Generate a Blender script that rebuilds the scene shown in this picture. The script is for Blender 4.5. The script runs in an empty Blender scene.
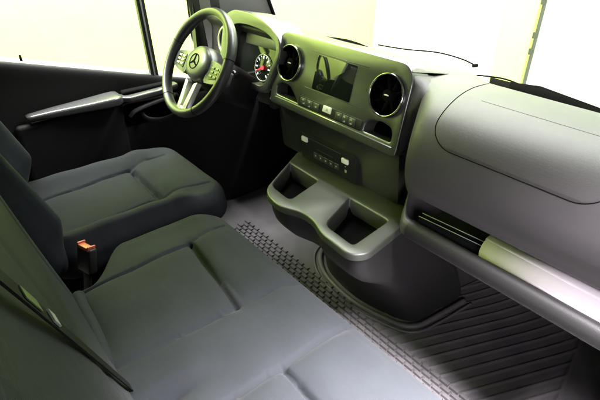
import bpy, bmesh, math, random
from mathutils import Vector, Matrix
random.seed(4)
S = bpy.context.scene
COL = S.collection
R = math.radians

# ------------------------------------------------------------------ materials
def new_mat(name):
    m = bpy.data.materials.new(name); m.use_nodes = True
    nt = m.node_tree
    return m, nt, nt.nodes['Principled BSDF']

def mat(name, col, rough=.5, metal=0., bump=0., bscale=400., var=0., vscale=6., spec=.5, sheen=0., coat=0., rvar=0.):
    m, nt, p = new_mat(name)
    p.inputs['Base Color'].default_value = (*col, 1)
    p.inputs['Roughness'].default_value = rough
    p.inputs['Metallic'].default_value = metal
    p.inputs['Specular IOR Level'].default_value = spec
    p.inputs['Sheen Weight'].default_value = sheen
    p.inputs['Coat Weight'].default_value = coat
    tc = nt.nodes.new('ShaderNodeTexCoord')
    if var:
        n = nt.nodes.new('ShaderNodeTexNoise'); n.inputs['Scale'].default_value = vscale
        n.inputs['Detail'].default_value = 6; n.inputs['Roughness'].default_value = .65
        nt.links.new(tc.outputs['Object'], n.inputs['Vector'])
        r = nt.nodes.new('ShaderNodeMapRange')
        r.inputs[1].default_value = .3; r.inputs[2].default_value = .7
        r.inputs[3].default_value = 1 - var; r.inputs[4].default_value = 1 + var
        nt.links.new(n.outputs['Fac'], r.inputs[0])
        v = nt.nodes.new('ShaderNodeVectorMath'); v.operation = 'SCALE'
        v.inputs[0].default_value = col
        nt.links.new(r.outputs[0], v.inputs['Scale'])
        nt.links.new(v.outputs[0], p.inputs['Base Color'])
        if rvar:
            r2 = nt.nodes.new('ShaderNodeMapRange')
            r2.inputs[1].default_value = .3; r2.inputs[2].default_value = .7
            r2.inputs[3].default_value = rough - rvar; r2.inputs[4].default_value = rough + rvar
            nt.links.new(n.outputs['Fac'], r2.inputs[0]); nt.links.new(r2.outputs[0], p.inputs['Roughness'])
    if bump:
        n2 = nt.nodes.new('ShaderNodeTexNoise'); n2.inputs['Scale'].default_value = bscale
        n2.inputs['Detail'].default_value = 2
        nt.links.new(tc.outputs['Object'], n2.inputs['Vector'])
        b = nt.nodes.new('ShaderNodeBump'); b.inputs['Strength'].default_value = bump
        b.inputs['Distance'].default_value = .001
        nt.links.new(n2.outputs['Fac'], b.inputs['Height']); nt.links.new(b.outputs[0], p.inputs['Normal'])
    return m

M = {}
M['dash'] = mat('dash_grained_plastic', (.041, .037, .041), .50, spec=.32, bump=.3, bscale=850, var=.08, vscale=5, rvar=.04)
M['panel'] = mat('satin_panel_plastic', (.026, .028, .024), .33, bump=.12, bscale=600, spec=.9)
M['lower'] = mat('lower_dash_plastic', (.018, .0185, .017), .40, spec=.6, bump=.2, bscale=520, var=.08)
M['tray'] = mat('tray_plastic', (.030, .032, .026), .46, spec=.8, bump=.15, bscale=520, var=.08)
M['black'] = mat('black_plastic', (.010, .010, .010), .55, bump=.1, spec=.25)
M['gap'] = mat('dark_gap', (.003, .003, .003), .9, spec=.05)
M['gloss'] = mat('gloss_black', (.006, .006, .007), .12)
M['screen'] = mat('screen_glass', (.008, .01, .008), .06)
M['leather'] = mat('wheel_leather', (.022, .022, .022), .36, bump=.3, bscale=260)
M['hub'] = mat('airbag_hub_plastic', (.035, .037, .034), .36, bump=.15, bscale=500)
M['silver'] = mat('satin_silver', (.62, .62, .6), .32, metal=.85)
M['chrome'] = mat('chrome', (.8, .8, .8), .14, metal=1)
M['white'] = mat('white_mark', (.75, .75, .7), .4)
M['redmark'] = mat('red_needle', (.8, .03, .04), .4)
M['door'] = mat('door_plastic', (.012, .012, .012), .6, spec=.15, bump=.25, var=.08)
M['ledge'] = mat('window_ledge_plastic', (.16, .16, .155), .45, bump=.2)
M['base'] = mat('console_base_plastic', (.013, .012, .013), .62, spec=.3, bump=.3, bscale=500)
M['lip'] = mat('tray_moulding_plastic', (.012, .0115, .012), .5, spec=.35, bump=.3, bscale=700)
M['ring'] = mat('smoked_chrome', (.28, .28, .28), .16, metal=1)
M['rubber'] = mat('mat_rubber', (.070, .062, .066), .45, bump=.5, bscale=160)
def dusty(m, clean, dust, scale=7):
    nt = m.node_tree; p = nt.nodes['Principled BSDF']; tc = nt.nodes.new('ShaderNodeTexCoord')
    a = nt.nodes.new('ShaderNodeTexNoise'); a.inputs['Scale'].default_value = scale; a.inputs['Detail'].default_value = 10; a.inputs['Roughness'].default_value = .72
    b = nt.nodes.new('ShaderNodeTexNoise'); b.inputs['Scale'].default_value = scale*30; b.inputs['Detail'].default_value = 4
    r = nt.nodes.new('ShaderNodeMapRange'); r.inputs[1].default_value = .42; r.inputs[2].default_value = .68
    q = nt.nodes.new('ShaderNodeMapRange'); q.inputs[1].default_value = .45; q.inputs[2].default_value = .7; q.inputs[3].default_value = .35
    mu = nt.nodes.new('ShaderNodeMath'); mu.operation = 'MULTIPLY'
    mx = nt.nodes.new('ShaderNodeMix'); mx.data_type = 'RGBA'
    for n in (a, b): nt.links.new(tc.outputs['Object'], n.inputs['Vector'])
    nt.links.new(a.outputs['Fac'], r.inputs[0]); nt.links.new(b.outputs['Fac'], q.inputs[0])
    nt.links.new(r.outputs[0], mu.inputs[0]); nt.links.new(q.outputs[0], mu.inputs[1])
    nt.links.new(mu.outputs[0], mx.inputs['Factor'])
    mx.inputs['A'].default_value = (*clean, 1); mx.inputs['B'].default_value = (*dust, 1)
    nt.links.new(mx.outputs['Result'], p.inputs['Base Color'])
    r3 = nt.nodes.new('ShaderNodeMapRange'); r3.inputs[3].default_value = .55; r3.inputs[4].default_value = .8
    nt.links.new(mu.outputs[0], r3.inputs[0]); nt.links.new(r3.outputs[0], p.inputs['Roughness'])
dusty(M['rubber'], (.058, .053, .058), (.10, .092, .096))
M['floor'] = mat('cab_floor', (.03, .03, .03), .7, bump=.3)
M['trim'] = mat('pillar_trim', (.32, .31, .32), .7, bump=.2)
M['seal'] = mat('rubber_seal', (.02, .022, .02), .45)
M['body'] = mat('body_paint', (.4, .4, .38), .3, coat=.5)
M['belt'] = mat('belt_webbing', (.004, .004, .005), .8, spec=.08, bump=.5, bscale=900)
M['red'] = mat('buckle_red', (.32, .06, .04), .35)
M['tag'] = mat('belt_tag', (.045, .06, .015), .5)
M['paper'] = mat('roll_paper', (.64, .57, .64), .8, spec=.2, var=.04, vscale=12)
M['wallw'] = mat('white_wall', (.8, .8, .8), .8)
M['walll'] = mat('lime_wall', (.60, .80, .16), .8, var=.03, vscale=.8)
M['wallp'] = mat('pale_lime_wall', (.72, .80, .55), .8, var=.03, vscale=.8)
M['wallq'] = mat('lime_pillar_paint', (.50, .58, .17), .8, var=.03)
M['wallg'] = mat('pale_green_wall', (.40, .46, .36), .8, var=.12, vscale=1.2)
M['ground'] = mat('ground', (.4, .4, .38), .8, var=.1, vscale=1)
M['roof'] = mat('headliner', (.10, .10, .10), .8)
M['speck'] = mat('silver_bit', (.5, .5, .5), .3, metal=.5)
M['folder'] = mat('folder_plastic', (.25, .27, .28), .25)

for k_, i_ in (('panel', 1.75), ('tray', 1.6), ('hub', 1.65), ('lower', 1.6)): M[k_].node_tree.nodes['Principled BSDF'].inputs['IOR'].default_value = i_
def fabric(name, col, rough=.75):
    m, nt, p = new_mat(name)
    tc = nt.nodes.new('ShaderNodeTexCoord')
    n = nt.nodes.new('ShaderNodeTexNoise'); n.inputs['Scale'].default_value = 7; n.inputs['Detail'].default_value = 5
    nt.links.new(tc.outputs['Object'], n.inputs['Vector'])
    n3 = nt.nodes.new('ShaderNodeTexNoise'); n3.inputs['Scale'].default_value = 380; n3.inputs['Detail'].default_value = 3
    nt.links.new(tc.outputs['Object'], n3.inputs['Vector'])
    ad = nt.nodes.new('ShaderNodeMath'); ad.operation = 'ADD'
    nt.links.new(n.outputs['Fac'], ad.inputs[0]); nt.links.new(n3.outputs['Fac'], ad.inputs[1])
    r = nt.nodes.new('ShaderNodeMapRange'); r.inputs[1].default_value = .7; r.inputs[2].default_value = 1.3
    r.inputs[3].default_value = .8; r.inputs[4].default_value = 1.2
    nt.links.new(ad.outputs[0], r.inputs[0])
    v = nt.nodes.new('ShaderNodeVectorMath'); v.operation = 'SCALE'; v.inputs[0].default_value = col
    nt.links.new(r.outputs[0], v.inputs['Scale']); nt.links.new(v.outputs[0], p.inputs['Base Color'])
    p.inputs['Roughness'].default_value = rough; p.inputs['Sheen Weight'].default_value = .03; p.inputs['Specular IOR Level'].default_value = .12
    p.inputs['Sheen Roughness'].default_value = .4
    w1 = nt.nodes.new('ShaderNodeTexWave'); w1.inputs['Scale'].default_value = 420; w1.inputs['Distortion'].default_value = .6
    w1.bands_direction = 'X'
    w2 = nt.nodes.new('ShaderNodeTexWave'); w2.inputs['Scale'].default_value = 420; w2.inputs['Distortion'].default_value = .6
    w2.bands_direction = 'Y'
    for w in (w1, w2): nt.links.new(tc.outputs['Object'], w.inputs['Vector'])
    mu = nt.nodes.new('ShaderNodeMath'); mu.operation = 'ADD'
    nt.links.new(w1.outputs['Fac'], mu.inputs[0]); nt.links.new(w2.outputs['Fac'], mu.inputs[1])
    b = nt.nodes.new('ShaderNodeBump'); b.inputs['Strength'].default_value = .35; b.inputs['Distance'].default_value = .0006
    nt.links.new(mu.outputs[0], b.inputs['Height'])
    b2 = nt.nodes.new('ShaderNodeBump'); b2.inputs['Strength'].default_value = .3; b2.inputs['Distance'].default_value = .01
    n4 = nt.nodes.new('ShaderNodeTexNoise'); n4.inputs['Scale'].default_value = 14; n4.inputs['Detail'].default_value = 3
    nt.links.new(tc.outputs['Object'], n4.inputs['Vector'])
    nt.links.new(n4.outputs['Fac'], b2.inputs['Height']); nt.links.new(b.outputs[0], b2.inputs['Normal'])
    nt.links.new(b2.outputs[0], p.inputs['Normal'])
    return m
M['fab'] = fabric('seat_fabric', (.0095, .0108, .0128))
M['fab_shade'] = fabric('seat_fabric_shaded', (.0068, .0082, .0105))  # darker copy of the seat fabric, backrest shade put into its colour

def glass_mat():
    m, nt, p = new_mat('clear_glass')
    nt.nodes.remove(p); out = nt.nodes['Material Output']
    tr = nt.nodes.new('ShaderNodeBsdfTransparent'); tr.inputs[0].default_value = (.95, .97, .95, 1)
    gl = nt.nodes.new('ShaderNodeBsdfGlossy'); gl.inputs['Roughness'].default_value = .02
    mx = nt.nodes.new('ShaderNodeMixShader')
    mx.inputs[0].default_value = .04; nt.links.new(tr.outputs[0], mx.inputs[1]); nt.links.new(gl.outputs[0], mx.inputs[2])
    nt.links.new(mx.outputs[0], out.inputs['Surface'])
    return m
M['glass'] = glass_mat()

# ------------------------------------------------------------------ helpers
def link(name, bm, m, parent=None, smooth=True, auto=None):
    me = bpy.data.meshes.new(name)
    bmesh.ops.recalc_face_normals(bm, faces=bm.faces)
    bm.to_mesh(me); bm.free()
    me.materials.append(M[m] if isinstance(m, str) else m)
    if smooth:
        for p in me.polygons: p.use_smooth = True
        if auto:
            try: me.set_sharp_from_angle(angle=R(auto))
            except Exception: pass
    o = bpy.data.objects.new(name, me); COL.objects.link(o)
    if parent: o.parent = parent
    return o

def thing(name, label, cat, group=None, loc=(0, 0, 0)):
    o = bpy.data.objects.new(name, None); COL.objects.link(o)
    o.empty_display_size = .05
    o['label'] = label; o['category'] = cat
    o.location = (0, 0, 0)
    if group: o['group'] = group
    return o
def tag(o, label, cat, group=None):
    o['label'] = label; o['category'] = cat
    if group: o['group'] = group
    return o

def box(bm, x0, x1, y0, y1, z0, z1, bev=0, mtx=None, seg=3):
    g = bmesh.ops.create_cube(bm, size=1)
    vs = g['verts']
    bmesh.ops.transform(bm, matrix=Matrix.Translation(((x0+x1)/2, (y0+y1)/2, (z0+z1)/2)) @ Matrix.Diagonal((x1-x0, y1-y0, z1-z0, 1)), verts=vs)
    if bev:
        es = list({e for v in vs for e in v.link_edges})
        r = bmesh.ops.bevel(bm, geom=es, offset=bev, segments=seg, profile=.5, affect='EDGES')
        vs = list({v for f in r['faces'] for v in f.verts} | {v for v in vs if v.is_valid})
    if mtx is not None: bmesh.ops.transform(bm, matrix=mtx, verts=[v for v in vs if v.is_valid])
    return vs

def tube(bm, pts, rad, n=10, closed=False, flat=1.0, up=None, caps=True):
    pts = [Vector(p) for p in pts]; N = len(pts); rings = []
    prev = None
    for i, p in enumerate(pts):
        a = pts[(i-1) % N] if (closed or i > 0) else pts[i]
        b = pts[(i+1) % N] if (closed or i < N-1) else pts[i]
        t = (b - a).normalized()
        if up is not None:
            s = t.cross(Vector(up))
            if s.length < 1e-4: s = t.orthogonal()
        else:
            s = t.orthogonal() if prev is None else prev - t * prev.dot(t)
        s.normalize(); prev = s
        w = t.cross(s).normalized()
        r = rad[i] if isinstance(rad, (list, tuple)) else rad
        rings.append([bm.verts.new(p + s*(r*math.cos(2*math.pi*k/n)) + w*(r*flat*math.sin(2*math.pi*k/n))) for k in range(n)])
    for i in range(N if closed else N-1):
        A, B = rings[i], rings[(i+1) % N]
        for k in range(n): bm.faces.new((A[k], A[(k+1) % n], B[(k+1) % n], B[k]))
    if not closed and caps:
        bm.faces.new(rings[0]); bm.faces.new(rings[-1][::-1])

def prism(bm, pts2, d0, d1, mtx, bev=0, seg=2):
    """closed outline (u,v) extruded from depth d0 to d1 along local -Y (towards the viewer)"""
    a = [bm.verts.new((u, -d0, v)) for u, v in pts2]
    b = [bm.verts.new((u, -d1, v)) for u, v in pts2]
    n = len(pts2)
    fs = [bm.faces.new(a), bm.faces.new(b[::-1])]
    for i in range(n): fs.append(bm.faces.new((a[i], b[i], b[(i+1) % n], a[(i+1) % n])))
    vs = a + b
    if bev:
        top = [e for e in fs[1].edges]
        r = bmesh.ops.bevel(bm, geom=top, offset=bev, segments=seg, profile=.5, affect='EDGES')
        vs = list({v for v in vs if v.is_valid} | {v for f in r['faces'] for v in f.verts})
    bmesh.ops.transform(bm, matrix=mtx, verts=[v for v in vs if v.is_valid])

def rrect(x0, x1, z0, z1, r, n=6):
    P = []
    for cx, cz, a0 in ((x1-r, z1-r, 0), (x0+r, z1-r, 90), (x0+r, z0+r, 180), (x1-r, z0+r, 270)):
        for k in range(n+1):
            a = R(a0 + 90*k/n); P.append((cx + r*math.cos(a), cz + r*math.sin(a)))
    return P
def circle(cx, cz, r, n=32, rz=None):
    rz = rz or r
    return [(cx + r*math.cos(2*math.pi*k/n), cz + rz*math.sin(2*math.pi*k/n)) for k in range(n)]
def round_poly(P, r, n=6):
    out = []; N = len(P)
    for i in range(N):
        p0, p, p1 = Vector(P[i-1]), Vector(P[i]), Vector(P[(i+1) % N])
        rr = r[i] if isinstance(r, (list, tuple)) else r
        a = (p0-p); b = (p1-p)
        ra = min(rr, a.length*.49, b.length*.49)
        A = p + a.normalized()*ra; B = p + b.normalized()*ra
        for k in range(n+1):
            t = k/n; q = A*(1-t)**2 + p*2*t*(1-t) + B*t*t
            out.append(tuple(q))
    return out

def catmull(P, n):
    out = []
    for i in range(len(P)-1):
        p0 = P[max(i-1, 0)]; p1 = P[i]; p2 = P[i+1]; p3 = P[min(i+2, len(P)-1)]
        for k in range(n):
            t = k/n
            out.append(tuple(.5*((2*b) + (-a+c)*t + (2*a-5*b+4*c-d)*t*t + (-a+3*b-3*c+d)*t**3) for a, b, c, d in zip(p0, p1, p2, p3)))
    out.append(tuple(P[-1])); return out

def sm(a, b, x):
    t = max(0, min(1, (x-a)/(b-a))); return t*t*(3-2*t)

def frame(o, tilt, tz=0):
    """local x right, local z up in the plane, local -y out to the viewer; the plane leans back by tilt"""
    return Matrix.Translation(o) @ Matrix.Rotation(R(tz), 4, 'Z') @ Matrix.Rotation(R(-tilt), 4, 'X')

# cushion: dense rounded pad.  outline rounded rect; z(x,y) height with rolled edge and sewn seams
def pad(x0, x1, y0, y1, top, thick, er, cr, seams=(), puff=None, N=110, mtx=None, taper=None):
    bm = bmesh.new()
    cx, cy, hx, hy = (x0+x1)/2, (y0+y1)/2, (x1-x0)/2, (y1-y0)/2
    def sdf(x, y):
        qx, qy = abs(x)-hx+cr, abs(y)-hy+cr
        return -(math.hypot(max(qx, 0), max(qy, 0)) + min(max(qx, qy), 0) - cr)
    def boundary(ux, uy):
        lo, hi = 0., 2*max(hx, hy)
        for _ in range(26):
            m = (lo+hi)/2
            if sdf(ux*m, uy*m) > 0: lo = m
            else: hi = m
        return lo
    grid = []
    for j in range(N+1):
        row = []
        for i in range(N+1):
            u, v = 2*i/N-1, 2*j/N-1
            # concentrate samples near the border
            u = math.copysign(1-(1-abs(u))**1.25, u); v = math.copysign(1-(1-abs(v))**1.25, v)
            s = max(abs(u), abs(v))
            if s < 1e-9: x = y = 0.
            else:
                bx, by = u/s*hx, v/s*hy; L = math.hypot(bx, by)
                k = boundary(bx/L, by/L)
                x, y = bx/L*k*s, by/L*k*s
            dd = max(0, sdf(x, y))
            z = 0.
            if dd < er: z -= er - math.sqrt(max(0, er*er-(er-dd)**2))
            X, Y = x+cx, y+cy
            if taper: X = taper(X, Y)
            if puff: z += puff(X, Y)*min(1, dd/.03)
            for (ax, ay, bx2, by2, w, dp) in seams:
                ex, ey = bx2-ax, by2-ay; t = ((X-ax)*ex+(Y-ay)*ey)/(ex*ex+ey*ey)
                t2 = max(0, min(1, t)); q = math.hypot(X-ax-ex*t2, Y-ay-ey*t2)
                z -= 1.25*dp*(math.exp(-(q/w)**2)*.8 + .2*math.exp(-(q/(w*4))**2))*min(1, dd/.01+.3)
            row.append(bm.verts.new((X, Y, top+z)))
        grid.append(row)
    for j in range(N):
        for i in range(N):
            bm.faces.new((grid[j][i], grid[j][i+1], grid[j+1][i+1], grid[j+1][i]))
    rim = [grid[0][i] for i in range(N)] + [grid[j][N] for j in range(N)] + [grid[N][N-i] for i in range(N)] + [grid[N-j][0] for j in range(N)]
    prev = rim
    for k in range(1, 7):
        zz = top-er-(thick-er)*k/6
        ins = .0 if k < 4 else (k-3)**2*.0035
        ring = []
        for v in rim:
            dx, dy = v.co.x-cx, v.co.y-cy
            L = math.hypot(dx, dy)
            bul = .004*math.sin(k/6*math.pi)
            f = (L-ins+bul)/L
            ring.append(bm.verts.new((cx+dx*f, cy+dy*f, zz)))
        for i in range(len(ring)):
            a, b = i, (i+1) % len(ring)
            bm.faces.new((prev[a], prev[b], ring[b], ring[a]))
        prev = ring
    bm.faces.new(prev)
    if mtx is not None: bmesh.ops.transform(bm, matrix=mtx, verts=bm.verts)
    return bm

# ------------------------------------------------------------------ DASHBOARD
dash = thing('dashboard', 'dark grained van dashboard across the cab with raised centre panel, open tray and airbag cover', 'dashboard')
PP = [(.42,.83),(.262,.835),(.25,.87),(.237,.897),(.215,.907),(.12,.917),(.04,.912),(-.03,.888),(-.075,.845),(-.095,.79),(-.096,.74),(-.085,.70),(-.066,.672),(.0,.668),(.15,.66),(.155,.578),(.05,.562),(-.02,.562),(-.048,.577),(-.058,.592),(-.07,.595),(-.082,.587),(-.086,.567),(-.072,.545),(.02,.50),(.35,.45)]
PC = [(.46,.82),(.36,.86),(.33,.885),(.30,.897),(.25,.903),(.16,.912),(.10,.918),(.075,.915),(.062,.90),(.058,.85),(.05,.78),(.045,.73),(.042,.715),(.042,.70),(.045,.69),(.048,.68),(.050,.665),(.052,.65),(.055,.64),(.058,.63),(.060,.615),(.062,.60),(.065,.585),(.070,.56),(.08,.52),(.35,.45)]
PD = [(.46,.82),(.36,.86),(.33,.885),(.30,.897),(.25,.905),(.16,.93),(.10,.945),(.06,.945),(.045,.93),(.075,.89),(.078,.84),(.078,.80),(.075,.77),(.07,.75),(.065,.74),(.062,.73),(.065,.72),(.08,.71),(.10,.70),(.12,.69),(.15,.68),(.19,.66),(.24,.64),(.28,.62),(.32,.58),(.35,.50)]
NP = 8
CP, CC, CD = catmull(PP, NP), catmull(PC, NP), catmull(PD, NP)
def dprof(x):
    a = sm(.262, .385, x)          # centre -> passenger
    b = sm(-.30, -.33, x) if False else 1 - sm(-.335, -.300, x)
    return [tuple((1-a)*((1-b)*c[k]+b*dd[k]) + a*p[k] for k in range(2)) for p, c, dd in zip(CP, CC, CD)]
XS = [-.90, -.85, -.75, -.65, -.55, -.45, -.36, -.335, -.325, -.315, -.307, -.30, -.25, -.15, -.05, .05, .15, .20, .225] + [.225+.008*k for k in range(1, 20)] + [.40, .43, .50, .60, .70, .80, .90, .955]
bm = bmesh.new(); rows = []
for x in XS:
    # windscreen base is curved in plan: the middle of the dash reaches furthest forward
    rows.append([bm.verts.new((x, y - (.05*(x/.85)**2)*sm(.12, .3, y)*(1 if x < .3 else 0), z)) for y, z in dprof(x)])
for A, B in zip(rows, rows[1:]):
    for k in range(len(A)-1): bm.faces.new((A[k], A[k+1], B[k+1], B[k]))
for rr in (rows[0], rows[-1]): bm.faces.new(rr)
link('dash_body', bm, 'dash', dash, auto=50)

def prof_at(x, s):   # s in index units of PP
    pr = dprof(x); i = min(len(pr)-2, int(s*NP)); t = s*NP-i
    p = Vector((x, pr[i][0]*(1-t)+pr[i+1][0]*t, pr[i][1]*(1-t)+pr[i+1][1]*t))
    q = Vector((0, pr[i+1][0]-pr[i][0], pr[i+1][1]-pr[i][1])).normalized()
    n = Vector((0, q.z, -q.y))
    if n.y > 0 and n.z < 0: n = -n
    if n.z < -.3: n = -n
    return p, Vector((0, -abs(q.z), abs(q.y)))
# airbag cover: a lid slightly proud of the dash, with a dark shut line all round
out = round_poly([(.412, 3.7), (.385, 5.6), (.395, 8.55), (.80, 8.55), (.815, 3.7)], [.3, .3, .9, .9, .3], 10) if False else None
def cov(u, v):   # u 0..1 across, v 0..1 from crest to bottom, rounded bottom corners
    s = 4.0+(8.22-4.0)*v
    x0, x1 = .395+.022*v - .02*(1-v), .818-.012*v
    rc = .24
    if v > 1-rc:
        k = (v-(1-rc))/rc; ins = .062*(1-math.sqrt(max(0, 1-k*k)))
        x0 += ins; x1 -= ins
    return x0+(x1-x0)*u, s
bm = bmesh.new(); NU, NV = 60, 90; g = []
for j in range(NV+1):
    v = 1-(1-j/NV)**1.6
    row = []
    for i in range(NU+1):
        u = i/NU; x, s = cov(u, v); p, n = prof_at(x, s)
        e = min(u, 1-u)*.42; e2 = (1-v)*.2
        h = .0018*min(1, min(e, e2)/.006+.02)
        row.append(bm.verts.new(p+n*h))
    g.append(row)
for j in range(NV):
    for i in range(NU): bm.faces.new((g[j][i], g[j][i+1], g[j+1][i+1], g[j+1][i]))
bmesh.ops.remove_doubles(bm, verts=bm.verts, dist=1e-5)
lid = link('airbag_cover', bm, 'dash', dash)
bm = bmesh.new(); pts = []
for k in range(60): x, s = cov(0, 1-(1-k/60)**1.8); p, n = prof_at(x, s); pts.append(p+n*.0006)
for k in range(40): x, s = cov(k/40, 1); p, n = prof_at(x, s); pts.append(p+n*.0006)
for k in range(60): x, s = cov(1, (1-k/60)**.55 if False else 1-(k/60)**1.8); p, n = prof_at(x, s); pts.append(p+n*.0006)
tube(bm, pts, .0010, 6)
link('shut_line', bm, 'gap', lid)
bm = bmesh.new()
pts = [prof_at(.45+.01*k, 5.75)[0]+prof_at(.45+.01*k, 5.75)[1]*.0015 for k in range(34)]
tube(bm, pts, .0008, 6); link('crease_line', bm, 'black', lid)
# the tray under the lid is a separate darker moulding
bm = bmesh.new(); rws = []
for k in range(56):
    x = .392+.5615*k/55
    pr = dprof(x); pts_ = []
    for q in range(int(14.0*NP), int(24.0*NP)+1, 2):
        a_, b_ = Vector(pr[q-1]), Vector(pr[q+1]); t_ = (b_-a_).normalized()
        n_ = Vector((t_.y, -t_.x))                       # outward side of the section
        o_ = Vector(pr[q])-n_*.0022*(-1)
        pts_.append(bm.verts.new((x, o_.x, o_.y)))
    rws.append(pts_)
for A, B in zip(rws, rws[1:]):
    for k in range(len(A)-1): bm.faces.new((A[k], A[k+1], B[k+1], B[k]))
TRAY_LIP = link('tray_moulding', bm, 'lip', dash)
# defroster outlet by the windscreen
bm = bmesh.new()
tube(bm, [(-.33, .272, .900), (-.27, .272, .9015), (-.22, .274, .902), (-.17, .275, .9015), (-.12, .276, .900)], [.001, .006, .008, .006, .001], 8, flat=.5)
link('defroster_vent', bm, 'gap', dash)
bm = bmesh.new()
vs = [(.33,.30,.898),(.395,.29,.902),(.47,.31,.905),(.62,.36,.872),(.60,.40,.86),(.34,.37,.875)]
top = [bm.verts.new(v) for v in vs]; bot = [bm.verts.new((a, b, c-.03)) for a, b, c in vs]
bm.faces.new(top); bm.faces.new(bot[::-1])
for i in range(6): bm.faces.new((top[i], top[(i+1) % 6], bot[(i+1) % 6], bot[i]))
link('vent_cowl', bm, 'dash', dash, smooth=False)

# ---- centre panel
F = frame((0, -.02, .73), 15)
Minv = F
def ppt(u, v, d=0): return F @ Vector((u, -d, v))
outl = round_poly([(-.298, -.002), (-.309, .205), (-.285, .232), (.235, .236), (.262, .205), (.272, -.002)], [.015, .05, .04, .045, .04, .015], 8)
bm = bmesh.new()
# pockets are real recesses: build the front as a ring of strips round the openings
def holed_plate(bm, outline, holes, d, depth, mtx, bev=.004):
    """plate with holes, triangulated, front at d; outer walls go back by depth"""
    vo = [bm.verts.new((u, -d, v)) for u, v in outline]
    edges = [bm.edges.new((vo[i], vo[(i+1) % len(vo)])) for i in range(len(vo))]
    loops = [vo]
    for h in holes:
        vh = [bm.verts.new((u, -d, v)) for u, v in h]
        edges += [bm.edges.new((vh[i], vh[(i+1) % len(vh)])) for i in range(len(vh))]
        loops.append(vh)
    bmesh.ops.triangle_fill(bm, use_beauty=True, use_dissolve=False, edges=edges)
    nb = []
    for li, L in enumerate(loops):
        # small round-over then wall
        cx = sum(v.co.x for v in L)/len(L); cz = sum(v.co.z for v in L)/len(L)
        sg = 1 if li == 0 else -1
        prev = L
        for (ins, dd) in ((bev*.35, bev*.1), (bev*.75, bev*.4), (bev, bev), (bev, depth[li] if isinstance(depth, list) else depth)):
            ring = []
            for i, v in enumerate(L):
                a, b = L[i-1].co, L[(i+1) % len(L)].co
                t = (b-a).normalized(); nn = Vector((t.z, 0, -t.x))
                if nn.dot(Vector((v.co.x-cx, 0, v.co.z-cz))) < 0: nn = -nn
                ring.append(bm.verts.new((v.co.x+sg*nn.x*ins, -d+dd, v.co.z+sg*nn.z*ins)))
            for i in range(len(L)):
                j = (i+1) % len(L); bm.faces.new((prev[i], prev[j], ring[j], ring[i]))
            prev = ring
        if li > 0: bm.faces.new(prev)
        nb += prev
    bmesh.ops.transform(bm, matrix=mtx, verts=bm.verts)
holes = [round_poly([(-.272, .026), (-.283, .060), (-.250, .080), (-.205, .074), (-.160, .040), (-.150, .024)], .012, 4),
         round_poly([(.140, .024), (.143, .055), (.160, .070), (.205, .078), (.240, .070), (.252, .050), (.252, .024)], .010, 4),
         circle(-.228, .143, .060, 40), circle(.197, .146, .060, 40)]
holed_plate(bm, outl, holes, 0, [.075, .055, .055, .03, .03], F)
cp = link('centre_panel', bm, 'panel', dash, auto=35)
# near-black sheets inside the recesses: pocket shade put into their colour
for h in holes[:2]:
    bm = bmesh.new(); prism(bm, [(u, v) for u, v in h], -.054, -.050, F); link('pocket_shade', bm, 'gap', cp)
# screen, slightly proud bezel plane
bm = bmesh.new(); prism(bm, rrect(-.101, .068, .090, .197, .003), -.002, .0015, F, .0008); link('display_screen', bm, 'screen', cp)
bm = bmesh.new()
for a, b in (((-.135, .2015), (.112, .2015)), ((-.135, .087), (.118, .087))):
    tube(bm, [ppt(a[0], a[1], .0003), ppt(b[0], b[1], .0003)], .0011, 6)
link('edge_line', bm, 'tray', cp)
# strip of push buttons under the screen
bm = bmesh.new(); prism(bm, round_poly([(-.148, .024), (-.150, .056), (.138, .056), (.136, .024)], .004, 3), -.001, .002, F, .001)
strip = link('button_strip', bm, 'black', cp)
def btn(u0, u1, v0, v1, m='lower', nm='button'):
    b = bmesh.new(); prism(b, rrect(u0, u1, v0, v1, .003, 3), .0015, .0045, F, .001); return link(nm, b, m, cp)
for u0, u1 in ((-.142, -.112), (-.110, -.080), (-.078, -.048), (.028, .056), (.058, .084), (.086, .112)):
    btn(u0, u1, .028, .052)
btn(-.030, .008, .036, .056, 'white', 'hazard_button')
bm = bmesh.new()
def tri(u, v, s, b=bm): prism(b, [(u-s, v-s*.6), (u+s, v-s*.6), (u, v+s)], .0044, .0049, F)
def bar(u, v, w, h, b=bm, d=.0047): prism(b, [(u-w, v-h), (u+w, v-h), (u+w, v+h), (u-w, v+h)], d-.002, d, F)
for u, v in ((-.127, .046), (-.120, .036), (-.095, .047), (-.092, .033), (.042, .045), (.066, .046), (.070, .033), (.094, .045), (.097, .034), (-.062, .040)):
    bm = bmesh.new()
    P = [(-.004, -.0013), (.004, -.0013), (.004, .0008), (.0035, .0030), (.0006, .0036), (.0002, .0010), (-.004, .0013)]
    prism(bm, [(u+a, v+b) for a, b in P], .002, .0048, F); link('button_symbol', bm, 'speck', strip, smooth=False)
bm = bmesh.new(); tri(-.010, .046, .006, bm); link('hazard_symbol', bm, 'speck', strip, smooth=False)
bm = bmesh.new()
tube(bm, [ppt(-.272, .020, .001), ppt(.258, .017, .001)], .0018, 8); link('chrome_strip', bm, 'silver', cp)

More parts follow.
